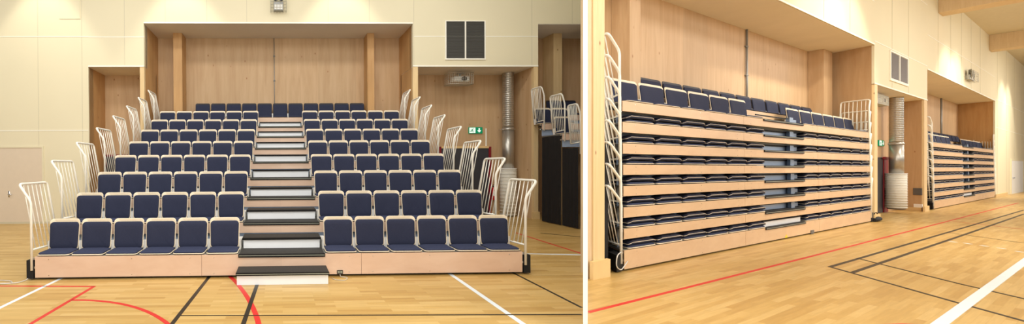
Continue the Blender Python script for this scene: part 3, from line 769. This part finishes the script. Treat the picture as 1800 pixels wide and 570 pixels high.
# ------------------------------------------------------------------ floor of hall A
PR = ((1029 - PX)/F)
def pl(hall, Y, off=0): return hall.loc(PR*Y + off, Y)
m = MB(); pts = [(-12, -12), (A.loc(PR*-8, -6).x, -12)]
p0, p1 = pl(A, -4), pl(A, 14)
poly = [(-12, -10), (p0.x, -10), (p0.x, p0.y), (p1.x, p1.y), (-12, p1.y)]
m.prism(poly, -.05, 0); fa = struct('floor', m, 'parquet')
def fline(hall, par, pix, mt, w, label, closed=False, zz=.0015):
    P = [hall.fl(x, y) for x, y in pix]; m = MB(); n = len(P); vs = []
    for i, p in enumerate(P):
        d = (P[min(i+1, n-1)] - P[max(i-1, 0)]); d.z = 0; d.normalize(); nx, ny = -d.y*w/2, d.x*w/2
        vs += [(p.x + nx, p.y + ny, 0), (p.x - nx, p.y - ny, 0), (p.x + nx, p.y + ny, zz), (p.x - nx, p.y - ny, zz)]
    fs = [(0, 2, 3, 1), (4*n-4, 4*n-3, 4*n-1, 4*n-2)]
    for i in range(n-1):
        q = 4*i; fs += [(q+2, q+6, q+7, q+3), (q, q+4, q+6, q+2), (q+1, q+3, q+7, q+5)]
    m.add(vs, fs); o = sub('court_line', m, mt, par, label)
def arc(p0, p1, p2, n=14):
    return [((1-q)**2*p0[0] + 2*q*(1-q)*p1[0] + q*q*p2[0], (1-q)**2*p0[1] + 2*q*(1-q)*p1[1] + q*q*p2[1]) for q in [i/n for i in range(n+1)]]
fline(A, fa, [(-60, 571), (0, 541.5), (140, 474)], 'line_white', .055, 'white court line')
fline(A, fa, [(-40, 503), (166, 504)], 'line_red', .04, 'red court line')
fline(A, fa, [(166, 503.5), (111, 536), (40, 578)], 'line_red', .05, 'red court line')
fline(A, fa, arc((125, 528), (255, 526), (306, 580)), 'line_red', .05, 'curved red court line')
fline(A, fa, [(370, 484), (300, 573)], 'line_black', .05, 'black court line')
fline(A, fa, arc((398, 480), (448, 525), (457, 582)), 'line_red', .06, 'curved red court line')
fline(A, fa, [(454, 495), (426, 575)], 'line_black', .05, 'black court line', zz=.003)
fline(A, fa, [(316, 555.5), (1022, 553.5)], 'line_black', .022, 'black court line', zz=.003)
fline(A, fa, [(790, 481), (928, 576)], 'line_white', .06, 'white court line')
fline(A, fa, [(898, 478), (1022, 541)], 'line_black', .035, 'black court line')
fline(A, fa, [(905, 409), (965, 428), (1022, 446)], 'line_red', .05, 'red court line')
fline(A, fa, [(880, 445.5), (1022, 448.5)], 'line_white', .06, 'white court line', zz=.003)
fline(A, fa, [(950, 410), (1022, 417)], 'line_black', .04, 'black court line', zz=.003)

# ------------------------------------------------------------------ stands in hall A
stand(A, 0.0, 1, 1, 0, False, 'open stand', 'open')
q = A.fl(953, 390); CX2 = q.x + HW + .02; TO2 = -.42
stand(A, CX2, 1, 1, 0, False, 'cut-off stand at the divider', 'cut', umax=lambda t: part_u(A, t + TO2, 1024) - CX2, t_off=TO2, rows=range(6, 10), seat_rows=(7, 8, 9))
CUR = A
# front step, socket box, cables
base = (.0, -.40, 0); T = root('portable_step', base, 'white front step with black tread standing before the open stand aisle', 'step')
m = MB(); m.box(-.625, .64, -.37, -.03, .001, .150); part('step_body', m, 'steppanel', T, base)
m = MB(); m.box(-.635, .65, -.38, -.025, .151, .172); tr = part('tread', m, 'tread', T, base)
m = MB(); m.box(-.637, .652, -.400, -.375, .135, .174); ns = part('nosing', m, 'nosing', T, base)
m = MB(); m.box(-.63, .645, -.4025, -.4005, .150, .160); part('grip_stripe', m, 'stripe', ns, base, 'pale grip stripe')
a, b, z0, z1 = rect_on(A, 592.5, 475, 602.5, 481.5, 0); base = (a, 0, z0)
T = root('floor_socket_box', base, 'small black socket box on the front board right of the aisle step', 'socket')
m = MB(); m.box(a, b, -.014, -.001, z0, z1); part('plate', m, 'hole', T, base)
for k in range(2):
    c = a + (b-a)*(.28 + .44*k); m = MB(); m.box(c - .014, c + .014, -.018, -.0145, z0 + .012, z1 - .012); part('outlet', m, 'stripe', T, base)
m = MB(); g = [A.fl(x, y) for x, y in ((598, 487), (612, 489), (607, 494), (590, 493), (583, 490))]
m.tube(fillet([(g[0].x, -.004, .05)] + [(p.x, min(p.y, -.02), .006) for p in g], .05), .005, 6)
single('power_cable', m, 'cable', (g[0].x, -.02, 0), 'thin grey cable looping on the floor beside the portable step', 'cable')
m = MB(); g = [A.fl(x, y) for x, y in ((-8, 500), (10, 500.5), (22, 499), (20, 495.5), (2, 494), (-10, 495))]
pts = [(-3.66, .02, .10)] + [(A.fl(48, 493).x, A.fl(48, 493).y, .008), (A.fl(30, 499).x, A.fl(30, 499).y, .008)] + [(p.x, p.y, .008) for p in g]
m.tube(fillet(pts, .15), .007, 6)
single('power_cable', m, 'cable', (-3.66, 0, 0), 'grey cable trailing left across the floor from the open stand corner', 'cable')

# ================================================================== PARTITION between the halls
CUR = Hall(0, 0, 1, 0)
m = MB()
d = Vector((PR, 1, 0)).normalized(); n = Vector((1, -PR, 0)).normalized()
Y0, Y1 = 3.9, 13.6; s0 = Vector((PR*Y0, Y0, 0)); s1 = Vector((PR*Y1, Y1, 0))
th = 8.2/F*Y0*n.x/2
m.prism([tuple((s0 + n*th))[:2], tuple((s1 + n*th))[:2], tuple((s1 - n*th))[:2], tuple((s0 - n*th))[:2]], -.2, TOP)
struct('wall_divider', m, 'partition')

# ================================================================== HALL B
CUR = B
SK = 1.0; RS = RSK = .35; RDB = 1.12; NDB = .62
def ub(x, y=250, t=0): return B.at(x, y, t).x
zR2 = B.at(1535, 78, 0).z; zN2 = B.at(1560, 156, 0).z
print('B heights', zR2, zN2, 'A', ZR, ZN)
s33 = ub(1033.5); sP = ub(1060); sR1 = ub(1537); sP2 = ub(1542.5); sN1 = ub(1624.5); sP3 = ub(1630); sR2 = ub(1749); sE = ub(1835)
zR2 = 5.50; zN2 = 4.29; TB = 8.95
def wal(name, a, b, z0, z1, mt='cream'):
    m = MB(); m.box(a, b, 0, .05, z0, z1); return struct(name, m, mt)
w1 = wal('wall_above_folded_stand', s33, sR1, zR2, TB)
w2 = wal('wall_above_duct_niche', sR1, sP3, zN2, TB)
w3 = wal('wall_above_distant_stand', sP3, sR2, zR2, TB)
w4 = wal('wall_right', sR2, sE, 0, TB)
for w, a, b, z in ((w1, s33, sR1, zR2), (w2, sR1, sP3, zN2), (w3, sP3, sR2, zR2)):
    m = MB(); m.box(a, b, -.012, 0, z - .01, z + .035); sub('edge_strip', m, 'cream_edge', w)
# left post beside the divider, with a narrower board next to it
m = MB(); m.box(ub(1040.5), sP, -.02, .12, .0, zR2 - .01); struct('trim_8', m, 'pine')
m = MB(); m.box(s33, ub(1040), .0, .10, .0, zR2 - .01); struct('trim_9', m, 'beam')
m = MB(); m.box(s33, sP + .06, -.07, -.021, .0, .27); struct('trim_10', m, 'plinth')
m = MB(); m.box(sR1 + .02, sP2, -.0, .05, 0, zN2 - .01); struct('trim_11', m, 'pine')
m = MB(); m.box(sR1 - .15, sP2 + .1, -.04, -.002, 0, .22); struct('trim_12', m, 'plinth')
m = MB(); m.box(sN1, sP3, -.0, .05, 0, zN2 - .01); struct('trim_13', m, 'pine')
m = MB(); m.box(sN1 - .2, sP3 + .05, -.04, -.002, 0, .2); struct('trim_14', m, 'plinth')
m = MB(); m.box(sR2, ub(1770), -.03, 0, 0, .16); struct('baseboard_right', m, 'plinth')
# recess of the folded stand (sides splayed)
def quadwall(name, p, q, th, z0, z1, mt):
    m = MB(); m.prism([p, q, (q[0] + th, q[1]), (p[0] + th, p[1])], z0, z1); return struct(name, m, mt)
lb = B.at(1034.5, 296, RDB).x
m = MB(); m.box(lb, sR1 + RS*RDB, RDB, RDB + .1, 0, zR2); struct('wall_recess_back', m, 'ply')
m = MB(); m.prism([(ub(1034), .02), (sR1, .02), (sR1 + RS*RDB, RDB), (lb, RDB)], zR2 - .012, zR2); struct('ceiling_folded_recess', m, 'soffit')
quadwall('wall_recess_reveal', (sR1, .052), (sR1 + RS*RDB, RDB), .08, 0, zR2 - .012, 'ply')
for i, (x0, x1, mt) in enumerate(((1107, 1126, 'pine'), (1448, 1463, 'pine'))):
    tcb = .80; a, b = ub(x0, 150, tcb), ub(x1, 150, tcb)
    m = MB(); m.prism([(a, tcb), (b, tcb), (b + .25, RDB - .004), (a + .0, RDB - .004)], 0, zR2 - .015); struct('trim_%d' % (15 + i), m, 'ply' if i else 'ply')
m = MB(); u = ub(1310, 120, RDB)
m.tube([(u, RDB - .03, 2.8), (u, RDB - .03, zR2 - .02)], .022, 8)
for zz in (3.4, 4.2, 5.0): m.box(u - .06, u + .06, RDB - .05, RDB - .005, zz, zz + .03)
single('conduit_pipe', m, 'lamp', (u, RDB, 2.8), 'thin grey conduit on the plywood behind the folded stand', 'pipe')
m = MB(); u = ub(1440, 120, RDB)
m.tube([(u, RDB - .03, 2.8), (u, RDB - .03, zR2 - .02)], .016, 8)
single('conduit_pipe', m, 'lamp', (u, RDB, 2.8), 'thin grey conduit beside the right column behind the folded stand', 'pipe')
# niche
m = MB(); nb0 = ub(1540, 250, NDB)
m = MB(); m.box(nb0, sN1 + RS*NDB, NDB, NDB + .1, 0, zN2); struct('wall_duct_niche_back', m, 'ply')
m = MB(); m.prism([(sP2 - .05, .02), (sN1, .02), (sN1 + RS*NDB, NDB), (nb0, NDB)], zN2 - .012, zN2); struct('ceiling_duct_niche', m, 'soffit')
quadwall('wall_duct_niche_reveal', (sN1, .052), (sN1 + RS*NDB, NDB), .08, 0, zN2 - .012, 'ply')
m = MB(); m.prism([(sN1 - .02, .054), (sN1 + RS*NDB - .02, NDB - .002), (sN1 + RS*NDB - .06, NDB - .002), (sN1 - .06, .054)], 0, .14); struct('baseboard_reveal', m, 'plinth')
# distant recess
m = MB(); m.box(sP3 + .3, sR2 + RS*RDB, RDB, RDB + .1, 0, zR2); struct('wall_distant_recess_back', m, 'ply')
m = MB(); m.prism([(sP3, .02), (sR2, .02), (sR2 + RS*RDB, RDB), (sP3 + .35, RDB)], zR2 - .012, zR2); struct('ceiling_distant_recess', m, 'soffit')
quadwall('wall_distant_recess_reveal', (sR2, .052), (sR2 + RS*RDB, RDB), .08, 0, zR2 - .012, 'ply_dark')
for i, (x0, x1) in enumerate(((1711, 1715),)):
    a, b = ub(x0, 150, .8), ub(x1, 150, .8)
    m = MB(); m.box(a, b, .8, RDB - .004, 0, zR2 - .015); struct('trim_%d' % (17 + i), m, 'ply_dark')
m = MB(); u = ub(1653, 200, RDB)
m.tube([(u, RDB - .03, 2.9), (u, RDB - .03, zR2 - .02)], .028, 8)
single('conduit_pipe', m, 'lamp', (u, RDB, 2.9), 'thin grey conduit on the plywood behind the distant stand', 'pipe')

def jointsB(par, xs, zlim, hys=(), span=None):
    for x in xs:
        p = ub(x, 100); m = MB(); wd = .010*(906/(2003 - x))**1.0
        m.box(p - wd, p + wd, -.004, 0, zlim[0], zlim[1]); sub('panel_joint', m, 'cream_joint', par)
    for zz in hys:
        m = MB(); m.box(span[0], span[1], -.006, 0, zz - .013, zz + .013); sub('panel_joint', m, 'cream_edge', par)
jointsB(w1, (1448, 1494), (zR2 + .04, TB), (6.85,), (s33, sR1))
jointsB(w2, (1568, 1597), (zN2 + .04, TB), (5.62, 8.0), (sR1 + .0, sP3))
jointsB(w3, (1649, 1671, 1690, 1707, 1723), (zR2 + .04, TB), (6.85,), (sP3, sR2))
jointsB(w4, (1753, 1769, 1783, 1796), (.0, TB), (5.62, 4.0), (sR2, sE))
# ceiling with glulam beams
m = MB(); c0 = ub(1100); m.box(-3, sE + 2, -26, .3, TB, TB + .1); struct('ceiling', m, 'ceiling')
for i, (x, zb) in enumerate(((1649, 8.02), (1738.5, 8.12))):
    s = ub(x, 60); m = MB(); m.box(s, s + .9, -22, -.002, zb, TB - .001); single('roof_beam', m, 'beam', (s, 0, zb), ('glulam roof beam at the top edge, the nearer of two', 'glulam roof beam further along, above the distant wall end')[i], 'beam', 'roof beams', bevel=.01)
# wall furniture
vent(B, rect_on(B, 1564, 91, 1594, 153, 0)[:2] + (B.at(1579, 143, 0).z, B.at(1579, 98, 0).z), 0, 'pale double louvre grille above the duct niche beyond the folded stand', 'grille_b')
emergency_lamp(B, rect_on(B, 1694, 127, 1706, 143, 0), 0, 'emergency light in a guard above the distant stand')
projector(B, rect_on(B, 1541, 167, 1560, 184, .30), .50, .22, 'white projector inside its cage in the niche beside the folded stand')
exit_sign(B, rect_on(B, 1541.5, 247, 1550.5, 257, NDB), NDB, 'small green exit sign beside the folded stand')
p = B.at(1575.5, 250, .32)
duct(B, p.x, .32, .155, B.at(1575, 306, .32).z, zN2 - .02, B.at(1575, 250, .32).z, .235, B.at(1576, 366, .32).z, B.at(1576, 305, .32).z,
     'round steel duct in the niche beyond the folded stand', 'white banded air diffuser in the niche beyond the folded stand')
p = B.at(1562.5, 351, NDB - .13); extinguisher(B, p.x, NDB - .13, p.z, .50, 'red fire extinguisher left of the diffuser beyond the folded stand')
a, b, z0, z1 = rect_on(B, 1540, 277, 1549.5, 372, NDB)
m = MB(); m.box(a, b, NDB - .03, NDB, 0, z1); d4 = struct('door_4', m, 'doorgrey')
a2 = ub(1556.5, 300, NDB)
m = MB(); m.box(b, a2, NDB - .06, NDB, 0, z1); m.box(b - .25, a2 + .15, NDB - .10, NDB - .061, z1 - .06, z1 + .02); sub('door_frame', m, 'crimson', d4)
a, b, z0, z1 = rect_on(B, 1777, 283, 1797.5, 349, 0)
m = MB(); m.box(a, b, -.02, -.001, 0, z1); d5 = struct('door_5', m, 'white')
m = MB(); m.box(a - .25, a, -.03, 0, 0, z1 + .1); m.box(b, b + .25, -.03, 0, 0, z1 + .1); m.box(a, b, -.03, 0, z1, z1 + .1); sub('door_frame', m, 'cream', d5)
m = MB(); m.box(a + .5, a + 1.1, -.06, -.021, 1.0, 1.06); sub('door_handle', m, 'chrome', d5)
for nm, x0, y0, x1, y1, mt, lab, cat in (('wall_switch', 1611.5, 331, 1615.5, 343, 'grey', 'grey wall switch on the reveal before the distant stand', 'switch'),
                                         ('wall_socket', 1611.5, 359, 1617.5, 365, 'white', 'white wall socket low on the reveal before the distant stand', 'socket')):
    tt = .24; a, b, z0, z1 = rect_on(B, x0, y0, x1, y1, tt)
    m = MB()
    dirv = Vector((RS*NDB, NDB - .052)).normalized(); nn = Vector((-dirv.y, dirv.x))
    # on the splayed reveal
    best = None
    for i in range(200):
        q = i/199; px_ = sN1 + q*RS*NDB; py_ = .052 + q*(NDB - .052)
        w = B.F @ Vector((px_, py_, 1)); xx = PX + F*w.x/w.y
        if best is None or abs(xx - (x0+x1)/2) < best[0]: best = (abs(xx - (x0+x1)/2), px_, py_, w.y)
    _, px_, py_, Y = best; zc0 = HC + (PY - y1)*Y/F; zc1 = HC + (PY - y0)*Y/F; hw = .10
    c = Vector((px_, py_)); P4 = [c - dirv*hw + nn*.002, c + dirv*hw + nn*.002, c + dirv*hw + nn*.03, c - dirv*hw + nn*.03]
    m.prism([tuple(v) for v in P4], zc0, zc1); T = single(nm, m, mt, (px_, py_, zc0), lab, cat)
# black bag on the floor
p = B.fl(1549.5, 390); base = (p.x, p.y + .1, 0); T = root('sports_bag', base, 'small black bag lying at the post beyond the folded stand', 'bag')
m = MB(); vs = []; fs = []; n = 12; L0, R0 = .30, .08
for i in range(7):
    q = i/6; r = R0*(1 - .35*(2*q - 1)**4)
    for k in range(n):
        an = 2*math.pi*k/n; vs.append((base[0] + (q - .5)*2*L0, base[1] + r*1.2*math.cos(an), max(.002, r*.95 + r*math.sin(an))))
for i in range(6):
    for k in range(n): fs.append((i*n+k, i*n+(k+1) % n, (i+1)*n+(k+1) % n, (i+1)*n+k))
fs += [tuple(range(n))[::-1], tuple(6*n+k for k in range(n))]
m.add(vs, fs); m.sm = True; part('bag_body', m, 'rubber', T, base)
m = MB(); m.tube(fillet([(base[0] - .18, base[1], .19), (base[0] - .12, base[1], .27), (base[0] + .12, base[1], .27), (base[0] + .18, base[1], .19)], .05), .010, 6); part('handle', m, 'rubber', T, base)

# floor of hall B
p0, p1 = B.loc(PR*-4, -4), B.loc(PR*14.5, 14.5)
m = MB(); poly = [(p0.x, p0.y), (sE + 2, p0.y - 14), (sE + 2, 1.3), (p1.x, 1.3), (p1.x, p1.y)]
k0 = B.loc(PR*-1.0, -1.0)
q1 = B.at(1029, 296, 1.3)
poly = [(k0.x, k0.y), (k0.x + 4, -26), (sE + 2, -26), (sE + 2, 1.3), (q1.x, 1.3)]
m.prism(poly, -.05, 0); fb = struct('floor_2', m, 'parquet_b')
fline(B, fb, [(1034, 549.5), (1424, 451.5), (1640, 396), (1790, 357)], 'line_red', .045, 'long red court line')
fline(B, fb, [(1459, 469.5), (1507, 455.6), (1715, 394.5), (1800, 369.5)], 'line_black', .05, 'black court line')
fline(B, fb, [(1497, 480), (1695, 413), (1800, 376.5)], 'line_black', .05, 'black court line', zz=.003)
fline(B, fb, [(1459, 469.5), (1690, 534.5), (1815, 569)], 'line_black', .05, 'black court line', zz=.002)
fline(B, fb, [(1509, 455), (1685, 499), (1810, 528)], 'line_black', .04, 'black court line', zz=.004)
fline(B, fb, [(1664, 408.8), (1800, 427.6)], 'line_black', .03, 'black court line', zz=.002)
fline(B, fb, [(1675, 389.5), (1805, 404)], 'line_red', .03, 'thin red court line', zz=.002)
fline(B, fb, [(1640, 579), (1810, 453.5)], 'line_white', .085, 'broad white court line', zz=.005)
for x, y in ((1675, 425.5), (1701, 428.6), (1730, 432.7), (1760, 437), (1792, 443)):
    fline(B, fb, [(x - 6, y - 1.0), (x + 6, y + .9)], 'line_white', .05, 'white dash', zz=.002)
fline(B, fb, [(1470, 575), (1590, 571), (1700, 575)], 'line_red', .05, 'curved red court line', zz=.002)

# folded stands
KX = ub(1531.0)/7.2 - ub(1097)/7.2; KZ = .985
stand(B, ub(1097) + HW*KX, KX, KZ, SK, True, 'folded stand', 'folded', fas='fascia_b')
CUR = B
a, b = ub(1641.5), ub(1748.5); KX2 = (b - a)/7.2
fm = stand(B, (a+b)/2, KX2, .965, SK, True, 'distant stand', 'distant', simple=True, seat_rows=(3, 4, 5, 6, 7, 8, 9), fas='fascia_b')
CUR = B
import bmesh
bm = bmesh.new()
for k in (1, 2):
    for u in [-HW + PITCH*(j + .5) for j in range(6)] + [AH + PITCH*(j + .5) for j in range(6)]:
        t = fm.copy(); t.transform(Matrix.Translation(((a+b)/2 + u*KX2 + SK*.006*(k-1), .006*(k-1), (H1 + R*(k-1))*.965 + .001))); 
        n0 = len(bm.faces); bm.from_mesh(t); bpy.data.meshes.remove(t)
me = bpy.data.meshes.new('folded_seats'); bm.to_mesh(me); bm.free()
for mm in fm.materials: me.materials.append(mm)
o = link('folded_seats', me); place(o, (0, 0, 0)); tag(o, 'folded navy seats in the lowest two rows of the distant stand', 'seat', None, 'stuff')
# black folded cover and cables behind the left end of the folded stand, sticker, socket
m = MB(); m.prism([(ub(1061.5, 350, .10), .10), (ub(1069, 350, .10), .10), (ub(1069, 350, .10) + .5, .62), (ub(1061.5, 350, .1) + .5, .62)], .01, 2.05)
single('black_side_cover', m, 'black', (ub(1064), .3, 0), 'black cloth cover hanging between the post and the folded stand', 'cover')
m = MB(); c = B.at(1088, 462, -.03); pts = [(c.x + .25, -.03, .17), (c.x + .02, -.05, .05), (c.x - .12, -.05, .12), (c.x - .10, -.05, .30), (c.x + .05, -.04, .34)]
m.tube(fillet(pts, .1), .008, 6)
single('power_cable', m, 'cable', (c.x, -.05, .05), 'white cable loops hanging at the lower left corner of the folded stand', 'cable')
a, b, z0, z1 = rect_on(B, 1424.5, 405, 1429.5, 411, 0); m = MB(); m.box(a, b, -.015, -.001, z0, z1)
single('socket_box', m, 'grey', (a, 0, z0), 'small grey socket on the bottom board of the folded stand', 'socket')
c = B.at(1382, 415.5, 0); m = MB(); m.prism_y([(c.x - .09, c.z - .035), (c.x + .09, c.z - .035), (c.x, c.z + .045)], -.004, -.001)
single('warning_sticker', m, 'yellow', (c.x, 0, c.z), 'yellow triangular sticker low on the folded stand', 'sticker')

# ================================================================== LIGHT
def area(hall, x, y, z, sx, sy, p, col=(1, .98, .95), rx=0, rz=0):
    l = bpy.data.lights.new('hall_lamp_or_fill', 'AREA'); l.shape = 'RECTANGLE'; l.size = sx; l.size_y = sy; l.energy = p; l.color = col
    o = link('hall_lamp_or_fill', l); o.matrix_world = hall.F @ Matrix.Translation((x, y, z)) @ Matrix.Rotation(rz, 4, 'Z') @ Matrix.Rotation(rx, 4, 'X'); return o
def spot(hall, x, y, z, p, ang, tilt, col=(1, .95, .82), size=.15, blend=.35):
    l = bpy.data.lights.new('wall_washer', 'SPOT'); l.energy = p; l.spot_size = math.radians(ang); l.spot_blend = blend; l.color = col; l.shadow_soft_size = size
    o = link('wall_washer', l); o.matrix_world = hall.F @ Matrix.Translation((x, y, z)) @ Matrix.Rotation(tilt, 4, 'X'); return o
for x in (-6, 0, 6):
    area(A, x, -4.5, 8.0, 3, 3, 240, rx=math.radians(25))
for x in (-6.5, -1.5, 4):
    area(A, x, 1.5, 8.4, 2.5, 1.2, 150)
area(A, 0, -9, 4.5, 10, 5, 480, (1, .97, .93), rx=math.radians(80))  # added front fill behind the camera, not a fixture; brightens faces turned this way
for x in (80, 320, 600, 1085):
    spot(A, ua(x, 30), TW - 1.3, 8.5, 320, 60, math.radians(9))
for s, p in ((0, 260), (9, 285), (18, 330), (28, 400), (40, 480)):
    area(B, s, -6, 8.5, 4, 2.5, p)
    area(B, s, -12, 6.5, 5, 4, p*1.1, rx=math.radians(60))
for s in (9.4, 11.4, 25.2, 27.2, 41.4, 43.8):
    spot(B, s, -3.0, 8.8, 1000, 76, math.radians(22), size=.25, blend=.5)
w = bpy.data.worlds.new('world'); SC.world = w; w.use_nodes = True
w.node_tree.nodes['Background'].inputs[0].default_value = (1, .98, .95, 1); w.node_tree.nodes['Background'].inputs[1].default_value = .33

# ================================================================== CAMERA
cam = bpy.data.cameras.new('camera'); co = link('camera', cam)
cam.sensor_fit = 'HORIZONTAL'; cam.sensor_width = 36; cam.lens = F/1800*36
cam.shift_x = (900 - PX)/1800; cam.shift_y = (PY - 285)/1800
co.location = (0, 0, HC); co.rotation_euler = (math.radians(90), 0, 0); cam.clip_end = 300
SC.camera = co
SC.view_settings.view_transform = 'Standard'; SC.view_settings.look = 'None'
SC.view_settings.gamma = 1; SC.view_settings.use_curve_mapping = False; SC.view_settings.exposure = 0
for o in bpy.data.objects:
    if '_b' in o: del o['_b']
